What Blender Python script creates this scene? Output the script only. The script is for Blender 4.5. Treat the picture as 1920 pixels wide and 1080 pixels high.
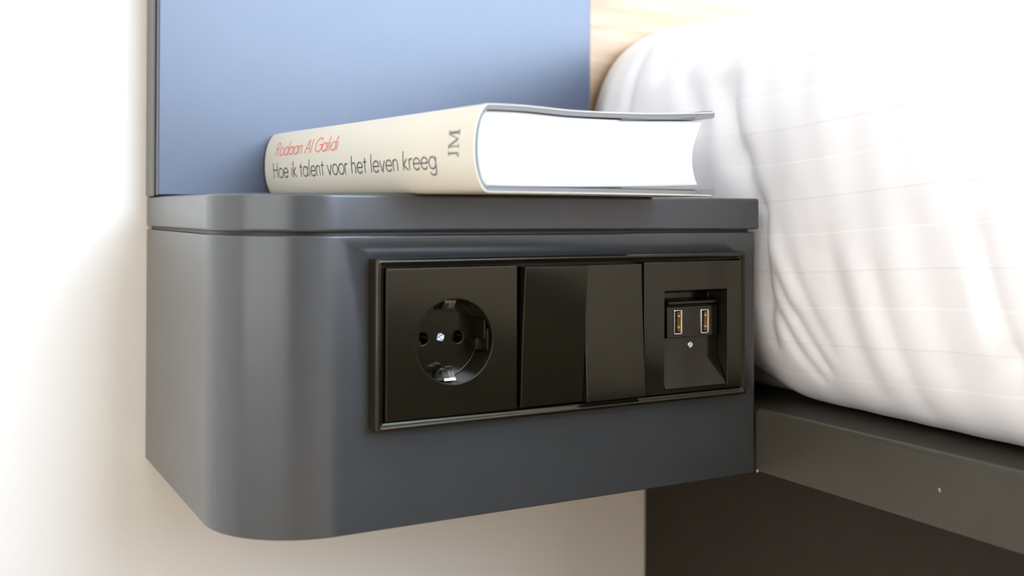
import bpy, bmesh, math, random
from mathutils import Vector, Matrix
random.seed(7)
S = 0.001            # geometry is written in millimetres around the outlet panel's centre
Z0 = 0.52            # height of that centre above the floor, metres
D = 213.0            # depth of the nightstand = distance to the back wall
scene = bpy.context.scene
col = scene.collection
for o in list(bpy.data.objects): bpy.data.objects.remove(o)

# ------------------------------------------------------------------ camera
Cmm = (-290.7, -484.2, 62.73)
Rr = [(0.86416468, -0.50319535, 0.0037201), (-0.00677586, -0.00424382, 0.99996804), (0.50316348, 0.86416227, 0.00707694)]
cd = bpy.data.cameras.new('camera'); cam = bpy.data.objects.new('camera', cd); col.objects.link(cam)
M = Matrix(((Rr[0][0], Rr[1][0], -Rr[2][0], Cmm[0]*S), (Rr[0][1], Rr[1][1], -Rr[2][1], Cmm[1]*S),
            (Rr[0][2], Rr[1][2], -Rr[2][2], Cmm[2]*S+Z0), (0, 0, 0, 1)))
cam.matrix_world = M
cd.sensor_width = 36; cd.lens = 2018.46/1920*36
cd.shift_x = -81.9/1920; cd.shift_y = -157.2/1920
cd.clip_start = 0.01; cd.clip_end = 50
cd.dof.use_dof = True; cd.dof.focus_distance = 0.575; cd.dof.aperture_fstop = 5.6
scene.camera = cam

# ------------------------------------------------------------------ light
w = bpy.data.worlds.new('world'); scene.world = w; w.use_nodes = True
w.node_tree.nodes['Background'].inputs[0].default_value = (0.62, 0.78, 1.0, 1)
w.node_tree.nodes['Background'].inputs[1].default_value = 1.0
def area(name, loc, rot, sx, sy, power, color):
    l = bpy.data.lights.new(name, 'AREA'); l.shape = 'RECTANGLE'; l.size = sx; l.size_y = sy
    l.energy = power; l.color = color
    o = bpy.data.objects.new(name, l); col.objects.link(o); o.location = loc; o.rotation_euler = rot; return o
WX0, WX1, WZ0, WZ1 = 0.1, 3.1, 0.90, 2.35          # window in the wall behind the camera
WY = -3.2
area('window_daylight', ((WX0+WX1)/2, WY+0.03, (WZ0+WZ1)/2), (math.radians(90), 0, 0), WX1-WX0, WZ1-WZ0, 172, (0.62, 0.77, 1.0))
LY0, LY1, LZ0, LZ1 = -1.5, 0.0, 0.35, 2.15            # opening added in the left wall for an unseen warm fill light
area('side_fill_light', (-1.5+0.03, (LY0+LY1)/2, (LZ0+LZ1)/2), (0, math.radians(-90), 0), LZ1-LZ0, LY1-LY0, 10.5, (1.0, 0.88, 0.70))
scene.view_settings.view_transform = 'Standard'; scene.view_settings.look = 'None'
scene.view_settings.exposure = 0.72; scene.view_settings.gamma = 1; scene.view_settings.use_curve_mapping = False

# ------------------------------------------------------------------ materials
def mat(name, color, rough=0.5, metal=0.0, spec=0.5, noise=None, bump=None, sheen=0, coat=0, coat_rough=0.1, spec_tint=None):
    m = bpy.data.materials.new(name); m.use_nodes = True; nt = m.node_tree; b = nt.nodes['Principled BSDF']
    b.inputs['Base Color'].default_value = (*color, 1); b.inputs['Roughness'].default_value = rough
    b.inputs['Metallic'].default_value = metal; b.inputs['Specular IOR Level'].default_value = spec
    b.inputs['Sheen Weight'].default_value = sheen; b.inputs['Coat Weight'].default_value = coat
    b.inputs['Coat Roughness'].default_value = coat_rough
    if spec_tint: b.inputs['Specular Tint'].default_value = (*spec_tint, 1)
    tc = nt.nodes.new('ShaderNodeTexCoord')
    if noise:                                   # (scale, amount, detail)
        n = nt.nodes.new('ShaderNodeTexNoise'); n.inputs['Scale'].default_value = noise[0]; n.inputs['Detail'].default_value = noise[2]
        nt.links.new(tc.outputs['Object'], n.inputs['Vector'])
        r = nt.nodes.new('ShaderNodeValToRGB')
        a = noise[1]
        r.color_ramp.elements[0].position = .3; r.color_ramp.elements[1].position = .7
        r.color_ramp.elements[0].color = (*[c*(1-a) for c in color], 1); r.color_ramp.elements[1].color = (*[min(1, c*(1+a)) for c in color], 1)
        nt.links.new(n.outputs['Fac'], r.inputs[0]); nt.links.new(r.outputs[0], b.inputs['Base Color'])
    if bump:                                    # (scale, strength, distance)
        n = nt.nodes.new('ShaderNodeTexNoise'); n.inputs['Scale'].default_value = bump[0]; n.inputs['Detail'].default_value = 3
        nt.links.new(tc.outputs['Object'], n.inputs['Vector'])
        bp = nt.nodes.new('ShaderNodeBump'); bp.inputs['Strength'].default_value = bump[1]; bp.inputs['Distance'].default_value = bump[2]
        nt.links.new(n.outputs['Fac'], bp.inputs['Height']); nt.links.new(bp.outputs[0], b.inputs['Normal'])
    return m
M_wall = mat('white_wall_paint', (0.80, 0.755, 0.68), 0.85, noise=(3, .015, 3), bump=(180, .15, .0004))
M_ceil = mat('ceiling_paint', (0.82, 0.81, 0.79), 0.9, noise=(3, .01, 2))
M_lacq = mat('slate_lacquer', (0.041, 0.043, 0.043), 0.24, spec=.74, noise=(40, .05, 4), bump=(900, .06, .0002))
M_panel = mat('skylit_slate_lacquer', (0.046, 0.058, 0.088), 0.30, spec=.5, noise=(40, .04, 4), bump=(900, .06, .0002))  # bluer than the nightstand's lacquer: cool window light put into the colour
M_black = mat('black_glossy_plastic', (0.008, 0.0065, 0.0033), 0.15, spec=.5, spec_tint=(1, .92, .72), noise=(60, .1, 2))
M_hole = mat('dark_cavity_plastic', (0.004, 0.004, 0.003), 0.4, noise=(60, .1, 2))
M_steel = mat('bright_steel', (0.78, 0.77, 0.76), 0.25, metal=1, noise=(400, .06, 3))
M_zinc = mat('zinc_screw_metal', (0.70, 0.73, 0.85), 0.35, metal=1, noise=(500, .15, 3))
M_gold = mat('gold_contact_metal', (0.85, 0.60, 0.25), 0.3, metal=1, noise=(400, .08, 2))
M_tongue = mat('brown_contact_plastic', (0.10, 0.055, 0.02), 0.4, noise=(300, .1, 2))
M_frame = mat('bed_frame_steel_paint', (0.047, 0.041, 0.028), 0.42, spec=.45, noise=(35, .06, 4), bump=(1200, .10, .0002))
M_plinth = mat('dark_plinth_board', (0.024, 0.018, 0.010), 0.6, spec=.3, noise=(30, .10, 4))
M_jacket = mat('cream_jacket_paper', (0.62, 0.575, 0.48), 0.45, spec=.4, noise=(25, .015, 3))
M_board = mat('grey_cover_board', (0.19, 0.178, 0.16), 0.55, noise=(60, .05, 3))
M_red = mat('red_ink', (0.80, 0.13, 0.10), 0.5, noise=(60, .03, 2))
M_ink = mat('black_ink', (0.07, 0.07, 0.07), 0.5, noise=(60, .05, 2))
M_grey_ink = mat('grey_ink', (0.13, 0.13, 0.13), 0.5, noise=(60, .05, 2))
M_mattress = mat('grey_mattress_ticking', (0.70, 0.66, 0.61), 0.9, noise=(150, .04, 3))
M_glass = mat('white_window_frame', (0.8, 0.8, 0.8), 0.4, noise=(5, .01, 2))

def wood(name, c1, c2, rough, sc, axis):
    m = mat(name, c1, rough); nt = m.node_tree; b = nt.nodes['Principled BSDF']
    tc = nt.nodes.new('ShaderNodeTexCoord'); mp = nt.nodes.new('ShaderNodeMapping'); mp.inputs['Scale'].default_value = sc
    n = nt.nodes.new('ShaderNodeTexNoise'); n.inputs['Scale'].default_value = 6; n.inputs['Detail'].default_value = 6; n.inputs['Distortion'].default_value = .6
    r = nt.nodes.new('ShaderNodeValToRGB'); r.color_ramp.elements[0].position = .32; r.color_ramp.elements[1].position = .68
    r.color_ramp.elements[0].color = (*c1, 1); r.color_ramp.elements[1].color = (*c2, 1)
    nt.links.new(tc.outputs['Object'], mp.inputs[0]); nt.links.new(mp.outputs[0], n.inputs['Vector'])
    nt.links.new(n.outputs['Fac'], r.inputs[0]); nt.links.new(r.outputs[0], b.inputs['Base Color'])
    return m
M_oak = wood('oak_headboard_wood', (0.44, 0.27, 0.14), (0.60, 0.43, 0.28), 0.5, (1.2, 8, 14), 0)
M_floor = wood('oak_floor_wood', (0.42, 0.27, 0.15), (0.52, 0.36, 0.21), 0.45, (1, 10, 1), 0)
M_reflector = wood('walnut_reflector_wood', (0.13, 0.075, 0.04), (0.20, 0.12, 0.07), 0.5, (10, 10, 1), 2)  # wood of the slab added for a brown reflection

def paper_block():
    m = mat('page_paper', (0.86, 0.845, 0.80), 0.8); nt = m.node_tree; b = nt.nodes['Principled BSDF']
    tc = nt.nodes.new('ShaderNodeTexCoord'); mp = nt.nodes.new('ShaderNodeMapping'); mp.inputs['Scale'].default_value = (6, 6, 2600)
    n = nt.nodes.new('ShaderNodeTexNoise'); n.inputs['Scale'].default_value = 1; n.inputs['Detail'].default_value = 4
    r = nt.nodes.new('ShaderNodeValToRGB'); r.color_ramp.elements[0].position = .3; r.color_ramp.elements[1].position = .6
    r.color_ramp.elements[0].color = (0.62, 0.60, 0.55, 1); r.color_ramp.elements[1].color = (0.72, 0.70, 0.65, 1)
    nt.links.new(tc.outputs['Object'], mp.inputs[0]); nt.links.new(mp.outputs[0], n.inputs['Vector'])
    nt.links.new(n.outputs['Fac'], r.inputs[0]); nt.links.new(r.outputs[0], b.inputs['Base Color'])
    bp = nt.nodes.new('ShaderNodeBump'); bp.inputs['Strength'].default_value = .15; bp.inputs['Distance'].default_value = .0002
    nt.links.new(n.outputs['Fac'], bp.inputs['Height']); nt.links.new(bp.outputs[0], b.inputs['Normal'])
    return m
M_page = paper_block()

def linen():
    """white satin-stripe cotton: alternating weave bands and thin band edges along the UV v direction"""
    m = mat('striped_white_cotton', (0.88, 0.86, 0.86), 0.75, sheen=.15); nt = m.node_tree; b = nt.nodes['Principled BSDF']
    uv = nt.nodes.new('ShaderNodeUVMap'); uv.uv_map = 'UVMap'
    sep = nt.nodes.new('ShaderNodeSeparateXYZ'); nt.links.new(uv.outputs[0], sep.inputs[0])
    def math_(op, a, b_=None, c=None):
        n = nt.nodes.new('ShaderNodeMath'); n.operation = op
        for i, v in enumerate((a, b_, c)):
            if v is None: continue
            if isinstance(v, (int, float)): n.inputs[i].default_value = v
            else: nt.links.new(v, n.inputs[i])
        return n.outputs[0]
    ph = math_('FRACT', sep.outputs['Y'])                      # one period = satin band + plain band
    band = math_('GREATER_THAN', ph, 0.5)
    def line(c, wd):
        return math_('LESS_THAN', math_('ABSOLUTE', math_('SUBTRACT', ph, c)), wd)
    l1 = line(0.5, 0.013); l2 = line(0.985, 0.009)
    mix = nt.nodes.new('ShaderNodeMix'); mix.data_type = 'RGBA'
    mix.inputs[6].default_value = (0.875, 0.855, 0.862, 1); mix.inputs[7].default_value = (0.862, 0.842, 0.847, 1)
    nt.links.new(band, mix.inputs[0])
    mix2 = nt.nodes.new('ShaderNodeMix'); mix2.data_type = 'RGBA'
    nt.links.new(l1, mix2.inputs[0]); nt.links.new(mix.outputs[2], mix2.inputs[6]); mix2.inputs[7].default_value = (0.92, 0.90, 0.895, 1)
    mix3 = nt.nodes.new('ShaderNodeMix'); mix3.data_type = 'RGBA'
    nt.links.new(l2, mix3.inputs[0]); nt.links.new(mix2.outputs[2], mix3.inputs[6]); mix3.inputs[7].default_value = (0.80, 0.775, 0.78, 1)
    nt.links.new(mix3.outputs[2], b.inputs['Base Color'])
    fade = nt.nodes.new('ShaderNodeMapRange'); fade.inputs['From Min'].default_value = .15; fade.inputs['From Max'].default_value = .6
    fade.inputs['To Min'].default_value = 1; fade.inputs['To Max'].default_value = 0      # edge lines fade out towards the headboard
    nt.links.new(sep.outputs['X'], fade.inputs['Value'])
    l1 = math_('MULTIPLY', l1, fade.outputs[0]); l2 = math_('MULTIPLY', l2, fade.outputs[0])
    nt.links.new(l1, mix2.inputs[0]); nt.links.new(l2, mix3.inputs[0])
    tc = nt.nodes.new('ShaderNodeTexCoord'); n = nt.nodes.new('ShaderNodeTexNoise'); n.inputs['Scale'].default_value = 700
    nt.links.new(tc.outputs['Object'], n.inputs['Vector'])
    h = math_('ADD', math_('MULTIPLY', n.outputs['Fac'], .3), math_('MULTIPLY', math_('SUBTRACT', l1, l2), .6))
    bp = nt.nodes.new('ShaderNodeBump'); bp.inputs['Strength'].default_value = .25; bp.inputs['Distance'].default_value = .0005
    nt.links.new(h, bp.inputs['Height']); nt.links.new(bp.outputs[0], b.inputs['Normal'])
    return m
M_linen = linen()

# ------------------------------------------------------------------ helpers
def W(p): return Vector((p[0]*S, p[1]*S, p[2]*S+Z0))
def thing(name, label, cat, base, group=None):
    o = bpy.data.objects.new(name, None); col.objects.link(o); o.location = W(base); o.empty_display_size = .05
    o['label'] = label; o['category'] = cat
    if group: o['group'] = group
    return o
def obj(name, vf, m, parent=None, smooth=False, origin=None, kind=None, bevel=None, label=None):
    """vf = (verts in mm, faces) ; bevel = (width mm, segments, angle deg)"""
    vs, fs = vf
    if parent is not None:
        org = Vector((0, 0, 0)); p = parent
        while p is not None: org += p.location; p = p.parent
    else:
        org = W(origin) if origin else Vector((0, 0, 0))
    me = bpy.data.meshes.new(name); me.from_pydata([W(v)-org for v in vs], [], fs)
    bm = bmesh.new(); bm.from_mesh(me)
    bmesh.ops.remove_doubles(bm, verts=bm.verts, dist=1e-6)
    bmesh.ops.recalc_face_normals(bm, faces=bm.faces)
    if bevel:
        ang = math.radians(bevel[2] if len(bevel) > 2 else 40)
        es = [e for e in bm.edges if len(e.link_faces) == 2 and e.calc_face_angle() > ang]
        bmesh.ops.bevel(bm, geom=es, offset=bevel[0]*S, segments=bevel[1], affect='EDGES', profile=.5, clamp_overlap=True)
    for f in bm.faces: f.smooth = smooth or bool(bevel)
    bm.to_mesh(me); bm.free()
    if bevel or smooth:
        try: me.set_sharp_from_angle(angle=math.radians(50))
        except Exception: pass
    me.materials.append(m)
    o = bpy.data.objects.new(name, me); col.objects.link(o)
    if parent is not None: o.parent = parent
    else: o.location = org
    if bevel:
        wn = o.modifiers.new('normals', 'WEIGHTED_NORMAL'); wn.keep_sharp = True; wn.weight = 80
    if kind: o['kind'] = kind
    if label: o['label'] = label
    return o
def box(x0, x1, y0, y1, z0, z1):
    v = [(x, y, z) for x in (x0, x1) for y in (y0, y1) for z in (z0, z1)]
    return v, [(0, 1, 3, 2), (4, 6, 7, 5), (0, 4, 5, 1), (2, 3, 7, 6), (0, 2, 6, 4), (1, 5, 7, 3)]
def join(*parts):
    V, F = [], []
    for v, f in parts:
        n = len(V); V += list(v); F += [tuple(i+n for i in q) for q in f]
    return V, F
def prism(outline, z0, z1):
    n = len(outline)
    v = [(x, y, z0) for x, y in outline]+[(x, y, z1) for x, y in outline]
    return v, [tuple(range(n))[::-1], tuple(range(n, 2*n))]+[(i, (i+1) % n, n+(i+1) % n, n+i) for i in range(n)]
def prism_y(outline, y0, y1):
    """outline in (x, z), extruded along y"""
    v, f = prism(outline, y0, y1)
    return [(a, c, b) for a, b, c in v], f
def prism_x(outline, x0, x1):
    """outline in (y, z), extruded along x"""
    v, f = prism(outline, x0, x1)
    return [(c, a, b) for a, b, c in v], f
def loft(rings, cap0=False, cap1=False, closed=True):
    n = len(rings[0]); V = [p for r in rings for p in r]; F = []
    for k in range(len(rings)-1):
        for i in range(n if closed else n-1):
            j = (i+1) % n; F.append((k*n+i, k*n+j, (k+1)*n+j, (k+1)*n+i))
    if cap0: F.append(tuple(range(n))[::-1])
    if cap1: F.append(tuple(range((len(rings)-1)*n, len(rings)*n)))
    return V, F
def rrect(cx, cz, hx, hz, r, y, seg=5):
    pts = []
    for (sx, sz, a0) in ((1, 1, 0), (-1, 1, 90), (-1, -1, 180), (1, -1, 270)):
        for k in range(seg+1):
            a = math.radians(a0+90*k/seg)
            pts.append((cx+sx*(hx-r)+r*math.cos(a), y, cz+sz*(hz-r)+r*math.sin(a)))
    return pts
def circle_y(cx, cz, r, y, n=48):
    return [(cx+r*math.cos(2*math.pi*i/n), y, cz+r*math.sin(2*math.pi*i/n)) for i in range(n)]
def boolean(o, cutters):
    """subtract closed (verts, faces) from o, keep o's place"""
    tmp = []
    for c in cutters:
        t = obj('cutter', c, M_hole)
        md = o.modifiers.new('cut', 'BOOLEAN'); md.operation = 'DIFFERENCE'; md.solver = 'EXACT'; md.object = t; tmp.append(t)
    bpy.context.view_layer.update()
    dg = bpy.context.evaluated_depsgraph_get()
    me = bpy.data.meshes.new_from_object(o.evaluated_get(dg))
    o.modifiers.clear(); old = o.data; o.data = me; bpy.data.meshes.remove(old)
    for t in tmp:
        m_ = t.data; bpy.data.objects.remove(t); bpy.data.meshes.remove(m_)
    o.data.materials.clear(); return o
def finish(o, m, bev=None):
    o.data.materials.append(m)
    for p in o.data.polygons: p.material_index = 0
    if bev:
        md = o.modifiers.new('bevel', 'BEVEL'); md.width = bev*S; md.segments = 2; md.limit_method = 'ANGLE'; md.angle_limit = math.radians(45)
        md.harden_normals = False
    for p in o.data.polygons: p.use_smooth = True
    wn = o.modifiers.new('normals', 'WEIGHTED_NORMAL'); wn.keep_sharp = not bev; wn.weight = 80
    if not bev: o.data.set_sharp_from_angle(angle=math.radians(35))
    return o

# ------------------------------------------------------------------ the room
F0 = -Z0/S                                  # floor level in mm
RX0, RX1, RY0, RZ1 = -1500, 3400, -3200, 2500-520
obj('floor', box(RX0, RX1, RY0, D, F0-60, F0), M_floor, kind='structure')
obj('ceiling', box(RX0, RX1, RY0, D, RZ1, RZ1+60), M_ceil, kind='structure')
obj('wall_back', box(RX0-100, RX1+100, D, D+100, F0-60, RZ1+60), M_wall, kind='structure')
ly0, ly1, lz0, lz1 = LY0*1000, LY1*1000, (LZ0-Z0)*1000, (LZ1-Z0)*1000
obj('wall_left', join(box(RX0-100, RX0, RY0, ly0, F0-60, RZ1+60), box(RX0-100, RX0, ly1, D, F0-60, RZ1+60),
                      box(RX0-100, RX0, ly0, ly1, F0-60, lz0), box(RX0-100, RX0, ly0, ly1, lz1, RZ1+60)), M_wall, kind='structure')
obj('fill_light_frame', join(box(RX0-70, RX0-20, ly0, ly0+60, lz0, lz1), box(RX0-70, RX0-20, ly1-60, ly1, lz0, lz1),
                     box(RX0-70, RX0-20, ly0+60, ly1-60, lz0, lz0+60), box(RX0-70, RX0-20, ly0+60, ly1-60, lz1-60, lz1)), M_glass, kind='structure')  # frame added round the side fill light
obj('wall_right', box(RX1, RX1+100, RY0, D, F0-60, RZ1+60), M_wall, kind='structure')
wx0, wx1, wz0, wz1 = WX0*1000, WX1*1000, (WZ0-Z0)*1000, (WZ1-Z0)*1000
obj('wall_front', join(box(RX0-100, wx0, RY0-100, RY0, F0-60, RZ1+60), box(wx1, RX1+100, RY0-100, RY0, F0-60, RZ1+60),
                       box(wx0, wx1, RY0-100, RY0, F0-60, wz0), box(wx0, wx1, RY0-100, RY0, wz1, RZ1+60)), M_wall, kind='structure')
wf = obj('window_1', join(box(wx0, wx0+60, RY0-70, RY0-20, wz0, wz1), box(wx1-60, wx1, RY0-70, RY0-20, wz0, wz1),
                          box(wx0+60, wx1-60, RY0-70, RY0-20, wz0, wz0+60), box(wx0+60, wx1-60, RY0-70, RY0-20, wz1-60, wz1)), M_glass, kind='structure')

obj('brown_reflector', box(RX0-.0, RX0+35, -2950, -1850, F0, F0+2080), M_reflector, kind='structure', bevel=(3, 2))  # unseen slab added to give the rounded corner a brown reflection

# ------------------------------------------------------------------ bedside shelf (nightstand)
XL, XR, XS = -175.2, 125.8, 128.4
def rounded_outline(x0, x1, y0, y1, r, n=28):
    pts = [(x0, y1)]
    for k in range(n+1):
        a = math.pi/2*k/n
        pts.append((x0+r-r*math.cos(a), y0+r-r*math.sin(a)))
    return pts+[(x1, y0), (x1, y1)]
ns = thing('nightstand', 'slate grey floating nightstand with one rounded corner, fixed to the wall under the book', 'nightstand', (-20, 110, -89))
body = obj('body', prism(rounded_outline(XL, XR, 0, D-.3, 50.8), -89, 51.3), M_lacq, ns, bevel=(1.0, 3, 60))
body = finish(boolean(body, [box(-107, 107, -5, 45, -36.5, 36.5)]), M_lacq)
slab = obj('top_slab', prism(rounded_outline(XL-.2, XS, -1.0, D-.3, 51.5), 52.9, 70.9), M_lacq, ns, bevel=(1.5, 4, 60))
obj('shadow_gap_strip', prism(rounded_outline(XL+3, XR-3, 3, D-2, 48.5), 51.2, 53.0), M_hole, ns)

# ------------------------------------------------------------------ blue-grey wall panel standing on the shelf
bp_ = thing('wall_panel', 'tall smooth blue-grey panel rising behind the book on the wall', 'wall panel', (-25, 195, 71))
obj('front_board', box(-175, 123.5, 177.6, 184.5, 71.6, 900), M_panel, bp_, bevel=(.9, 3))
obj('backing_board', box(-176, 122.5, 187.2, D-.3, 71.0, 900), M_lacq, bp_, bevel=(1.2, 3))
obj('joint_strip', box(-172.5, 120.5, 184.4, 187.3, 71.4, 899), M_plinth, bp_)

# ------------------------------------------------------------------ outlet panel
T = 10.6
op = thing('outlet_panel', 'glossy black three-gang panel with round socket, rocker switches and USB ports on the nightstand front', 'outlet', (0, 0, -40.5))
def rr(hx, hz, r, y): return rrect(0, 0, hx, hz, r, y)
fr = loft([rr(111, 40.5, 1.2, -.05), rr(111, 40.5, 1.2, -8.6), rr(110.7, 40.2, 1.2, -9.9), rr(109.9, 39.4, 1.0, -10.6), rr(109.0, 38.5, .9, -10.5),
           rr(108.4, 37.9, .8, -9.9), rr(107.8, 37.4, .7, -9.4), rr(107.2, 36.7, .6, -9.2), rr(107.1, 36.6, .6, -8.8), rr(107.1, 36.6, .6, -2)])
obj('frame', fr, M_black, op, smooth=True)
obj('mounting_plate', box(-106.9, 106.9, -2.5, -.5, -36.4, 36.4), M_hole, op)
# NB the mounting plate has openings for the deep inserts
mp = [o for o in op.children if o.name.startswith('mounting_plate')][0]
finish(boolean(mp, [box(-105, -36, -5, 5, -35, 35), box(42, 105, -5, 5, -35, 35)]), M_hole)

# round earthed socket
SX = -71.0
si = obj('socket_insert', box(-106.2, -37.0, -10.9, 20, -35.6, 35.9), M_black, op)
n = 64
cyl = lambda cx, cz, r, y0, y1, n=64: loft([circle_y(cx, cz, r, y0, n), circle_y(cx, cz, r, y1, n)], True, True)
boolean(si, [cyl(SX, 0, 20.4, -15, 6.5), cyl(SX-9.5, 0, 3.0, 4, 17, 32), cyl(SX+9.5, 0, 3.0, 4, 17, 32),
             box(SX-9, SX+1.5, -6, 5, 15, 23), box(SX-9, SX+1.5, -6, 5, -23, -15)])
finish(si, M_black, .45)
for sx in (-1, 1):
    def bx_(r0, r1, y0, y1, z0, z1): return box(min(SX+sx*r0, SX+sx*r1), max(SX+sx*r0, SX+sx*r1), y0, y1, z0, z1)
    obj('guide_rib', join(bx_(14.6, 20.0, -3.5, 6.4, -5.6, -.2), bx_(17.2, 18.4, -7.5, 6.4, -.1, 9.5), bx_(18.5, 19.6, -8.5, 6.4, -5.6, 5.0)), M_black, si, bevel=(.25, 2))
def screw(name, cx, cz, r, y, parent, m, slot, cross=False):
    s_ = obj(name, loft([circle_y(cx, cz, r, y+1.5, 24), circle_y(cx, cz, r, y, 24), circle_y(cx, cz, r*.8, y-.45, 24)], True, True), m, parent, bevel=(.1, 1))
    cs, sn = math.cos(slot), math.sin(slot); L, h = r*1.1, r*.17
    def bar(c_, s__):
        return prism_y([(cx+c_*a-s__*b, cz+s__*a+c_*b) for a, b in ((-L, -h), (L, -h), (L, h), (-L, h))], y-1.5, y-.0)
    boolean(s_, [bar(cs, sn)]+([bar(-sn, cs)] if cross else [])); finish(s_, m); return s_
screw('screw', SX, .3, 2.15, 6.2, si, M_zinc, .5, True)
for sz in (1, -1):
    parts = []
    for xa, xb, lift in ((-3.4, -.55, 0), (-.45, .85, .9), (1.15, 2.45, .9)):      # a flat leaf and two raised ribs
        sec = []
        for j in range(15):
            t_ = j/14; y = -6.5+12.5*t_; b = .6+(4.6+lift)*math.sin(math.pi*t_)**1.2
            r_ = 19.4; sec.append([(SX+xa, y, sz*(r_-b)), (SX+xb, y, sz*(r_-b)), (SX+xb, y, sz*(r_-b+.6)), (SX+xa, y, sz*(r_-b+.6))])
        parts.append(loft(sec, True, True))
    obj('earth_clip', join(*parts), M_steel, si, smooth=True)

# two rockers, each tilted the other way
def rocker(x0, x1, yt, yb):
    zt, zb = 35.2, -35.4
    n = 14; front = []
    for k in range(n+1):
        t_ = k/n; z = zb+(zt-zb)*t_; y = yb+(yt-yb)*t_+0.5*math.sin(math.pi*t_)
        front.append((y, z))
    return prism_x(front+[(-3.0, zt), (-3.0, zb)], x0, x1)
obj('rocker_switch', rocker(-34.3, 2.6, -14.6, -9.8), M_black, op, bevel=(.5, 3), label='left rocker with its top edge tilted out')
obj('rocker_switch', rocker(2.9, 39.3, -9.6, -13.4), M_black, op, bevel=(.5, 3), label='right rocker with its bottom edge tilted out')

# double USB insert
ui = obj('usb_insert', box(40.1, 106.9, -10.8, 8, -35.6, 35.8), M_black, op)
boolean(ui, [loft([[(53.4, -12, 20), (96.8, -12, 20), (96.8, -12, -33.6), (53.4, -12, -33.6)], [(54.2, 6, 17.8), (96.2, 6, 17.8), (96.2, 6, -33.4), (54.2, 6, -33.4)]], True, True)])
finish(ui, M_black, .5)
# lower panel and ramp rising to the face
obj('ramp', prism_x([(6.2, -6.5), (-1.6, -6.5), (-2.0, -18.5), (-10.5, -32.9), (-10.5, -33.5), (6.2, -33.5)], 54.2, 96.2), M_black, ui, bevel=(.35, 2))
pb = obj('port_block', prism_x([(6, -6.4), (-3.6, -6.4), (-3.2, 10.2), (-2.2, 10.9), (-4.6, 12.0), (-4.4, 13.4), (6, 14.6)], 60.3, 95.4), M_black, ui)
PX = [(67.6, 2.0), (86.2, 1.7)]
boolean(pb, [prism_y([(p[0], p[2]) for p in rrect(cx, cz, 2.9, 6.9, .4, 0, 2)], -8, 4) for cx, cz in PX]); finish(pb, M_black, .3)
for cx, cz in PX:
    y0, y1 = -3.9, 3.5
    obj('usb_port', loft([rrect(cx, cz, 2.8, 6.8, .5, y1, 3), rrect(cx, cz, 2.8, 6.8, .5, y0+.2, 3), rrect(cx, cz, 2.65, 6.65, .5, y0, 3),
                          rrect(cx, cz, 2.25, 6.2, .4, y0+.05, 3), rrect(cx, cz, 2.2, 6.15, .4, y1, 3)]), M_steel, ui, smooth=True)
    obj('contact_tongue', box(cx+.2, cx+1.9, -3.0, 3.5, cz-5.4, cz+5.4), M_tongue, ui, bevel=(.15, 1))
    obj('gold_contact', join(*[loft([[(cx-.1, -3.1+.0*k, cz+dz+r_*math.sin(2*math.pi*k/12)) if False else (cx+.1+1.1*math.cos(2*math.pi*k/12)*.8+.5, -3.05, cz+dz+.95*math.sin(2*math.pi*k/12)) for k in range(12)],
                              [(cx+.6+.6*math.cos(2*math.pi*k/12), -3.7, cz+dz+.65*math.sin(2*math.pi*k/12)) for k in range(12)]], True, True) for dz in (-2.9, 3.3) for r_ in (1,)]), M_gold, ui, smooth=True)
    obj('gold_liner', box(cx+1.9, cx+2.25, -3.7, 3.4, cz-5.9, cz+5.9), M_gold, ui)
screw('screw', 77.2, -11.2, 1.75, -2.2, ui, M_steel, 1.35)

# ------------------------------------------------------------------ book
ba = 0.11; BN = (-79.6, -62.2); BS = (-math.sin(ba), math.cos(ba)); BW = (math.cos(ba), math.sin(ba)); BZ = 71.1
BL, BWD = 240.0, 138.0
def B(u, v, z):            # u across the covers from the hinge, v along the spine from the near end, z up
    return (BN[0]+BW[0]*u+BS[0]*v, BN[1]+BW[1]*u+BS[1]*v, BZ+z)
HT = 39.0
def spine_u(z):
    t_ = max(-1, min(1, (z-HT/2)/(HT/2))); return -7.0*(1-abs(t_)**2.2)**0.62
def top_z(u):              # outer face of the upper cover
    t_ = u/BWD
    return HT+.7*math.sin(math.pi*min(1, t_*3.2))*(1-t_)-.5*math.sin(math.pi*t_)+4.2*t_**2.6
bk = thing('book', 'thick hardback book in a cream jacket lying on the nightstand top, spine to the left', 'book', B(60, 110, 0))
def profile(off, so=None):          # C-shaped section at inward offset off
    P = []
    for k in range(25):    # upper cover, fore edge to hinge
        u = BWD*(1-k/24)*(1-(0 if k < 24 else 0)); P.append((max(u, 0)-(off if k == 0 else 0)*0, top_z(u)-off))
    for k in range(1, 48):
        z = HT*(1-k/48); zz = off+(HT-2*off)*(1-k/48)
        P.append((spine_u(z)+(off if so is None else so), zz))
    for k in range(25):
        u = BWD*k/24-0.0; P.append((u-(1.5 if k == 24 else 0), off+.0+(0.15*math.sin(math.pi*k/24))))
    return P
def shell(o0, o1, v0, v1, uend0=None):
    a = profile(o0); b = profile(o1); n = len(a)
    r = [[B(u, v, z) for u, z in a]+[B(u, v, z) for u, z in reversed(b)] for v in (v0, v0+.4, (v0+v1)/2, v1-.4, v1)]
    return loft(r, True, True)
def jacket():
    sec = [p for p in profile(0)]; inn = profile(.55)
    rings = []
    # hooked flap at the fore edges
    for v in (0, BL/2, BL):
        rings.append([B(u, v, z) for u, z in sec]+[B(u, v, z) for u, z in reversed(inn)])
    V, F = loft(rings)
    n = len(rings[0]); m_ = len(sec)
    for ri in (0, 2):
        for i in range(m_-1):
            F.append((ri*n+i, ri*n+i+1, ri*n+n-2-i, ri*n+n-1-i))
    return V, F
obj('dust_jacket', jacket(), M_jacket, bk, smooth=True)
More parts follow.
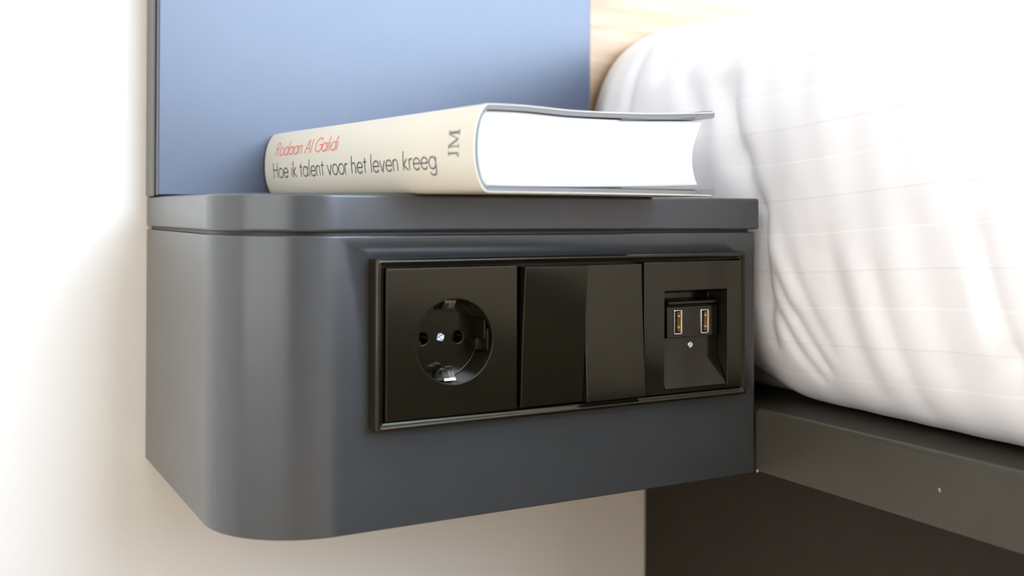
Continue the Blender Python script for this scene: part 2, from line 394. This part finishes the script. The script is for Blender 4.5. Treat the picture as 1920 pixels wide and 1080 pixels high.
# stiff boards inside the jacket, and the jacket flaps folded round their fore edges
def board(top):
    r = []
    for v in (.6, BL-.6):
        up = []; dn = []
        for k in range(25):
            u = 5+(BWD-5.3)*k/24
            if top: zo = top_z(u)-.57; zi = zo-2.2
            else: zo = .57+.15; zi = zo+2.2
            up.append(B(u, v, zo)); dn.append(B(u, v, zi))
        r.append(up+dn[::-1])
    return loft(r, True, True)
def case():
    a, b = profile(.6), profile(2.6, 1.2); r = []
    for v in (.4, BL/2, BL-.4):
        r.append([B(min(u, BWD-.6), v, z) for u, z in a]+[B(min(u, BWD-.6), v, z) for u, z in reversed(b)])
    V, F = loft(r); n = len(r[0]); m_ = len(a)
    for ri in (0, 2):
        for i in range(m_-1): F.append((ri*n+i, ri*n+i+1, ri*n+n-2-i, ri*n+n-1-i))
    for i in range(2):
        for c in (m_-1, n-1): pass
    return V, F
def gap_shade_strip():
    a, b = profile(1.0, 1.15)[25:72], profile(1.0, 1.95)[25:72]; r = []
    for v in (.5, BL-.5): r.append([B(u, v, z) for u, z in a]+[B(u, v, z) for u, z in reversed(b)])
    V, F = loft(r); n = len(r[0]); m_ = len(a)
    for ri in (0, 1):
        for i in range(m_-1): F.append((ri*n+i, ri*n+i+1, ri*n+n-2-i, ri*n+n-1-i))
    return V, F
obj('spine_gap_shade', gap_shade_strip(), mat('spine_gap_shade_tone', (0.05, 0.052, 0.062), 0.8, noise=(300, .1, 2)), bk, smooth=True)  # dark strip painting the shade in the gap between spine and pages
obj('hardcover_case', case(), M_board, bk, smooth=True)
def flap(top):
    r = []
    for v in (.2, BL-.2):
        c = []
        cu = BWD-1.2; cz = (top_z(BWD)-1.5 if top else 1.5+.15); R_ = 1.95
        for k in range(13):
            a_ = math.pi/2-math.pi*k/12
            c.append(B(cu+R_*1.1*math.cos(a_), v, cz+R_*math.sin(a_)))
        zi = cz-R_ if top else cz+R_
        pts = []
        if top:
            tail = [B(cu-12, v, top_z(cu-12)-3.0-.5), B(cu-60, v, top_z(cu-60)-3.3), B(cu-60, v, top_z(cu-60)-2.9), B(cu-12, v, top_z(cu-12)-2.9)]
            r.append([B(cu-6, v, cz+R_-.45)]+c+tail[:2]+tail[2:])
        else:
            tail = [B(cu-12, v, 3.0), B(cu-60, v, 3.0), B(cu-60, v, 3.5), B(cu-12, v, 3.6)]
            r.append([B(cu-6, v, .15)]+c[::-1]+[tail[3], tail[2], tail[1], tail[0]])
    return loft(r, True, True)
obj('jacket_flap', flap(True), M_board, bk, smooth=True)
obj('jacket_flap', flap(False), M_board, bk, smooth=True)
def pages():
    rings = []
    for v in (2.6, 2.8, BL/2, BL-2.8, BL-2.6):
        r = []; ins = .25 if v in (2.6, BL-2.6) else 0
        nn = 22
        for k in range(nn+1):       # spine side, top to bottom
            t_ = k/nn; z = 36.0-ins-(33.0-2*ins)*t_; r.append((spine_u(z*1.0)+1.9+ins, z))
        for k in range(1, 13):      # bottom, lifting at the fore edge
            t_ = k/12; r.append((129.0*t_-.0, 3.0+ins+2.6*t_**2.2))
        for k in range(1, nn):      # hollow fore edge
            t_ = k/nn; zb_, zt_ = 5.6, 38.6
            u = 129.0+3.5*t_-5.2*math.sin(math.pi*t_**.9)
            r.append((u, zb_+(zt_-zb_)*t_))
        for k in range(13):         # top
            t_ = 1-k/12; u = 132.5*t_; r.append((u, top_z(u)-3.1-ins-(.9*(t_**2) if t_ > 0 else 0)+(0 if t_ > .15 else -(0.15-t_)*0)))
        r[-1] = (r[-1][0]+1.5, r[-1][1])
        rings.append([B(u, v, z) for u, z in r])
    return loft(rings, True, True)
obj('page_block', pages(), M_page, bk, smooth=True)

# --- lettering: single-stroke geometric letters laid on the curved spine
def arc(cx, cy, rx, ry, a0, a1, n=16):
    return [(cx+rx*math.cos(math.radians(a0+(a1-a0)*k/n)), cy+ry*math.sin(math.radians(a0+(a1-a0)*k/n))) for k in range(n+1)]
XH = .62
G = {  # glyph: (advance, strokes), cap height 1
 'R': (.66, [[(.08, 0), (.08, 1)], [(.08, 1), (.3, 1)]+arc(.3, .77, .22, .23, 90, -90)+[(.08, .54)], [(.26, .54), (.56, 0)]]),
 'o': (.70, [arc(.35, .31, .29, .31, 0, 360, 28)]),
 'd': (.74, [arc(.34, .31, .28, .31, 0, 360, 28), [(.62, 0), (.62, 1.04)]]),
 'a': (.74, [arc(.34, .31, .28, .31, 0, 360, 28), [(.62, 0), (.62, XH)]]),
 'n': (.60, [[(.08, 0), (.08, XH)], [(.08, .36)]+arc(.28, .38, .2, .24, 180, 0)+[(.48, 0)]]),
 'A': (.80, [[(.04, 0), (.39, 1), (.74, 0)], [(.16, .34), (.62, .34)]]),
 'l': (.24, [[(.1, 0), (.1, 1.04)]]),
 'i': (.24, [[(.1, 0), (.1, XH)], [(.1, .80), (.1, .87)]]),
 'G': (.98, [arc(.52, .5, .46, .5, 42, 360, 30)+[(.56, .5)]]),
 'H': (.76, [[(.08, 0), (.08, 1)], [(.62, 0), (.62, 1)], [(.08, .53), (.62, .53)]]),
 'e': (.68, [[(.06, .32), (.62, .32)]+arc(.34, .31, .28, .31, 2, 325, 26)]),
 'k': (.54, [[(.08, 0), (.08, 1.04)], [(.42, XH), (.1, .30), (.48, 0)]]),
 't': (.40, [[(.19, 0), (.19, .86)], [(.03, XH), (.36, XH)]]),
 'v': (.58, [[(.04, XH), (.28, 0), (.52, XH)]]),
 'r': (.38, [[(.08, 0), (.08, XH)], [(.08, .38)]+arc(.26, .40, .18, .2, 180, 60, 8)]),
 'h': (.60, [[(.08, 0), (.08, 1.04)], [(.08, .36)]+arc(.28, .38, .2, .24, 180, 0)+[(.48, 0)]]),
 'g': (.74, [arc(.34, .31, .28, .31, 0, 360, 28), [(.62, XH), (.62, -.08)]+arc(.35, -.08, .27, .24, 0, -160, 14)]),
 ' ': (.34, []),
}
def text_strokes(txt, slant=0, track=0.0):
    x = 0; out = []
    for ch in txt:
        adv, st = G[ch]
        for s_ in st: out.append([(x+a+slant*b, b) for a, b in s_])
        x += adv+track
    return out, x-track
def ribbons(strokes, wd):
    """stroke lines -> list of quads (2-D) with round-ish mitred joins"""
    V, F = [], []
    for s_ in strokes:
        p = []
        for a, b in zip(s_[:-1], s_[1:]):       # resample so the strip can follow the curved spine
            L = math.dist(a, b); k = max(1, int(L/.12))
            for i in range(k): p.append((a[0]+(b[0]-a[0])*i/k, a[1]+(b[1]-a[1])*i/k))
        p.append(s_[-1]); n0 = len(V); closed = math.dist(p[0], p[-1]) < 1e-6
        for i, q in enumerate(p):
            a = p[i-1] if i > 0 else (p[-2] if closed else q); b = p[i+1] if i < len(p)-1 else (p[1] if closed else q)
            d1 = (q[0]-a[0], q[1]-a[1]); d2 = (b[0]-q[0], b[1]-q[1])
            l1 = math.hypot(*d1); l2 = math.hypot(*d2)
            u1 = (d1[0]/l1, d1[1]/l1) if l1 > 1e-9 else None; u2 = (d2[0]/l2, d2[1]/l2) if l2 > 1e-9 else None
            u1 = u1 or u2; u2 = u2 or u1
            nx, ny = -(u1[1]+u2[1])/2, (u1[0]+u2[0])/2; l = max(nx*nx+ny*ny, .3)
            V += [(q[0]+nx/l*wd/2, q[1]+ny/l*wd/2), (q[0]-nx/l*wd/2, q[1]-ny/l*wd/2)]
            if i: F.append((n0+2*i-2, n0+2*i-1, n0+2*i+1, n0+2*i))
    return V, F
def on_spine(V2, F, fs):
    V = []
    for x, y in V2:
        v, z = fs(x, y)
        # outward normal in (u, z)
        e = .3; du = (spine_u(z+e)-spine_u(z-e))/(2*e); l = math.hypot(1, du)
        V.append(B(spine_u(z)-.16/l, v, z+.16*du/l))
    return V, F
def lay(name, txt, v_start, v_end, z_base, cap, wd, m, slant=0, drift=0.0):
    st, L = text_strokes(txt, slant); sx = (v_start-v_end)/L
    V2, F = ribbons([[(x*sx, y*cap) for x, y in s_] for s_ in st], wd)
    V, F = on_spine(V2, F, lambda x, y: (v_start-x, z_base+y+drift*x))
    obj(name, (V, F), m, bk)
lay('author_lettering', 'Rodaan Al Galidi', 224.5, 137.4, 24.4, 7.7, .58, M_red, .17)
lay('title_lettering', 'Hoe ik talent voor het leven kreeg', 227.0, 31.8, 11.3, 8.9, .70, M_ink)
# publisher's initials, serif, turned to read upwards
def bars(rects):
    V, F = [], []
    for q in rects:
        n0 = len(V); K = 6
        for k in range(K+1):
            t_ = k/K
            V += [(q[0][0]+(q[1][0]-q[0][0])*t_, q[0][1]+(q[1][1]-q[0][1])*t_), (q[3][0]+(q[2][0]-q[3][0])*t_, q[3][1]+(q[2][1]-q[3][1])*t_)]
            if k: F.append((n0+2*k-2, n0+2*k-1, n0+2*k+1, n0+2*k))
    return V, F
def R4(x0, x1, y0, y1): return [(x0, y0), (x1, y0), (x1, y1), (x0, y1)]
jm = [R4(1.7, 2.5, 1.2, 9.4), R4(1.1, 3.1, 8.9, 9.5), R4(.9, 1.9, .3, 1.0), [(1.2, .5), (2.1, .3), (2.5, 1.4), (1.8, 1.3)], R4(.5, 1.3, .6, 1.7),
      R4(4.7, 5.2, 0, 9.4), R4(4.0, 5.9, 0, .6), R4(3.9, 5.3, 8.9, 9.5), [(4.6, 9.4), (5.6, 9.4), (8.5, .6), (7.6, .6)],
      [(10.6, 9.4), (10.1, 9.4), (7.6, .6), (8.2, .6)], R4(10.2, 11.4, 0, 9.4), R4(9.6, 12.1, 0, .6), R4(10.2, 12.1, 8.9, 9.5)]
V2, F2 = bars(jm)
obj('publisher_mark', on_spine(V2, F2, lambda x, y: (12.5+y*.95, 15.4+x*1.06)), M_grey_ink, bk)

# ------------------------------------------------------------------ bed
bf = thing('bed_frame', 'dark brown-grey metal bed frame with a low side rail beside the nightstand', 'bed frame', (900, -850, F0))
XE = 1660
obj('side_rail', prism_y([(126.6, -87.4), (126.6, -54.2), (127.3, -52.4), (128.8, -51.7), (131, -51.7), (131, -87.4)], -1850, -.6), M_frame, bf, bevel=(.3, 2, 50))
obj('shaded_ledge', box(131.05, 186.8, -1845, -.6, -58, -52.0), M_plinth, bf)  # top of the rail, shade under the bedding put into its dark colour
obj('base_deck', box(187, XE-60, -1845, 200, -66, -51.9), M_frame, bf)
obj('inner_rail', box(126.8, 186.8, -.55, 200, -70, -52.0), M_plinth, bf)  # carries on the painted shade of the rail top
obj('plinth_panel', box(196.5, 214, -1700, D-1, F0+1, -66.5), M_plinth, bf, bevel=(.6, 2))
obj('side_rail', box(XE-60, XE, -1850, 200, -87.4, -51.7), M_frame, bf, bevel=(1.5, 2))
obj('plinth_panel', box(XE-120, XE-100, -1700, D-1, F0+1, -66.5), M_plinth, bf)
mt = obj('mattress', box(183.5, XE-10, -1835, 195, -51.4, 172), M_mattress, bevel=(7, 4), origin=(900, -850, -51.4))
mt['label'] = 'grey mattress showing at its lower back corner under the white bedding'; mt['category'] = 'mattress'

def smooth(a, b, x):
    t_ = max(0, min(1, (x-a)/(b-a))); return t_*t_*(3-2*t_)
PROF = [(181, -49.6), (176, -49.4), (165, -47.0), (155, -40), (146, -27), (139.5, -10), (135, 12), (132.5, 40), (131.5, 70), (132, 100),
        (135, 130), (142, 158), (155, 178), (176, 192), (205, 201), (250, 207), (330, 212), (480, 216), (800, 222), (1200, 222), (1640, 210), (1690, 120), (1675, -40)]
def catmull(pts, n):
    out = []
    for i in range(len(pts)-1):
        p0 = pts[max(i-1, 0)]; p1 = pts[i]; p2 = pts[i+1]; p3 = pts[min(i+2, len(pts)-1)]
        for k in range(n):
            t_ = k/n
            out.append(tuple(.5*((2*p1[j])+(-p0[j]+p2[j])*t_+(2*p0[j]-5*p1[j]+4*p2[j]-p3[j])*t_*t_+(-p0[j]+3*p1[j]-3*p2[j]+p3[j])*t_**3) for j in range(2)))
    return out+[pts[-1]]
def seg_dist(y, z, a, b):
    dy, dz = b[0]-a[0], b[1]-a[1]; L = dy*dy+dz*dz; t_ = max(0, min(1, ((y-a[0])*dy+(z-a[1])*dz)/L))
    return math.hypot(y-a[0]-dy*t_, z-a[1]-dz*t_), t_
FOLDS = [  # (Y,Z) start, end, width mm, depth mm (+ sinks in)
 ((48, 140), (22, 95), 10, 4), ((22, 95), (7, 66), 9, 5), ((7, 66), (2, 10), 8, 4), ((34, 140), (30, 100), 9, 3),
 ((-8, 28), (-22, 4), 3.2, 2.4), ((-22, 4), (-40, -24), 3.4, 2.6), ((3, 60), (1, -14), 4, 3.0), ((-4, 12), (-20, -20), 3.4, 2.0), ((-8, 44), (-24, 14), 6, -2.2), ((-9, 2), (-30, -30), 4, 2.0), ((-24, 30), (-48, -12), 5, 1.6),
 ((-52, 40), (-76, -30), 9, 1.6), ((-70, 36), (-92, -20), 9, -1.4), ((-86, 34), (-104, -36), 8, 1.6), ((-150, 52), (-166, -2), 7, 3.6), ((-166, -2), (-172, -36), 7, 3.0), ((-142, 58), (-156, 0), 10, -2.5),
 ((148, 170), (146, 110), 7, 3.0), ((112, 160), (78, 170), 10, 3.0), ((85, 150), (60, 118), 10, 2.5), ((-30, 70), (-44, 20), 8, 1.2), ((-112, 60), (-128, -10), 11, 1.4)]
def bed_surface():
    base = catmull(PROF, 6); np_ = len(base)
    ys = []; y = 196.0
    while y > -300: ys.append(y); y -= 3.5
    while y > -1850: ys.append(y); y -= 30
    ys.append(-1850)
    # arc length for stripes
    arcl = [0]
    for a, b in zip(base[:-1], base[1:]): arcl.append(arcl[-1]+math.dist(a, b))
    z0i = min(range(np_//2), key=lambda i: abs(base[i][1]-7) if base[i][0] < 160 else 1e9)
    V, UV = [], []
    for y in ys:
        back = smooth(95, 197, y)                 # rounding towards the head end
        for i, (x, z) in enumerate(base):
            side = 1 if x < 300 else 0
            xx, zz = x, z
            hi = smooth(-40, 200, z)
            if x < 900:
                xx += back**2*(1+7*hi**3)*(1 if x < 260 else 0.6)
                zz += back**2*3*smooth(150, 205, z)
            # lower hem lifts near the head end
            lift = smooth(-10, 75, y)*20+smooth(60, 190, y)*10
            if x < 300: zz += lift*(1-smooth(-52, 20, z))
            if x < 230 and -60 < z < 215:
                d_ = 0
                for a, b, wd, dp in FOLDS:
                    dd, t_ = seg_dist(y, z, a, b)
                    if dd < 3*wd: d_ += dp*math.exp(-(dd/wd)**2*1.3)
                wv = 1-.8*smooth(35, 110, y)
                d_ += wv*(.9*math.sin(y*.085+z*.02)*smooth(-40, 30, z)+.5*math.sin(y*.19-z*.05+1))
                d_ += 2.0*math.sin(y*.021+1.3)
                xx += d_
            elif x >= 230:
                zz += 5*math.sin(y*.012+x*.004)+3*math.sin(x*.02-y*.007)+1.5*math.sin(y*.04+x*.013)
            V.append((xx, y, zz))
            rise = 11*smooth(20, -190, y)-14*smooth(0, 120, y)*0
            UV.append((y*.01, (arcl[i]-arcl[z0i]-rise)/41.0+.5))
    F = []; n_ = np_
    for k in range(len(ys)-1):
        for i in range(n_-1): F.append((k*n_+i, k*n_+i+1, (k+1)*n_+i+1, (k+1)*n_+i))
    return V, F, UV, n_, len(ys)
def make_duvet():
    V, F, UV, n_, ny = bed_surface()
    # head-end face: rows shrinking towards the middle of the end
    org = W((900, -850, -51))
    rows = []
    for s_, yy in ((.985, 201.0), (.95, 203.0), (.6, 204)):
        n0 = len(V)
        for i in range(n_):
            x, y, z = V[i]; V.append((900+(x-900)*(1-(1-s_)*.35), yy-s_*0, 80+(z-80)*s_ if z > 80 else z*(.9+.1*s_)+(8 if z < 0 else 0)*(1-s_)*2)); UV.append(UV[i])
        rows.append(n0)
    prev = 0
    for n0 in rows:
        for i in range(n_-1): F.append((prev+i, n0+i, n0+i+1, prev+i+1))
        prev = n0
    me = bpy.data.meshes.new('bedding'); me.from_pydata([W(v)-org for v in V], [], F)
    uvl = me.uv_layers.new(name='UVMap')
    for lp in me.loops: uvl.data[lp.index].uv = UV[lp.vertex_index]
    for p in me.polygons: p.use_smooth = True
    me.materials.append(M_linen); me.update()
    o = bpy.data.objects.new('bedding', me); col.objects.link(o); o.location = org
    md = o.modifiers.new('subd', 'SUBSURF'); md.levels = 1; md.render_levels = 1
    sd = o.modifiers.new('thickness', 'SOLIDIFY'); sd.thickness = .003; sd.offset = 0
    o['label'] = 'puffy white satin-striped duvet tucked round the mattress on the right'; o['category'] = 'bedding'
    return o
make_duvet()

# oak headboard behind the bed
hb = thing('headboard', 'honey-coloured wooden headboard glimpsed between blue panel and bedding', 'headboard', (900, 208, -50))
for z_, h in ((-50, 160), (110, 340), (450, 340)):
    obj('plank', box(126, 1700, 205.5, D-.4, z_, z_+h-1.2), M_oak, hb, bevel=(.5, 2))

# a chip in the rail's paint, and a painted glint at its corner
M_chip = mat('bare_metal_and_glint', (0.42, 0.40, 0.36), 0.4, noise=(300, .1, 2))
def chip(name, pts, x): obj(name, prism_x(pts, x-.12, x), M_chip, bf)
chip('chip_and_glint', [(-131.5, -68.6), (-132.6, -68.2), (-132.9, -70.0), (-132.2, -70.3)], 126.6)
chip('chip_and_glint', [(-3, -87.0), (-1, -86.7), (-1, -88.2), (-2, -88.4)], 126.6)  # corner highlight painted as a light speck
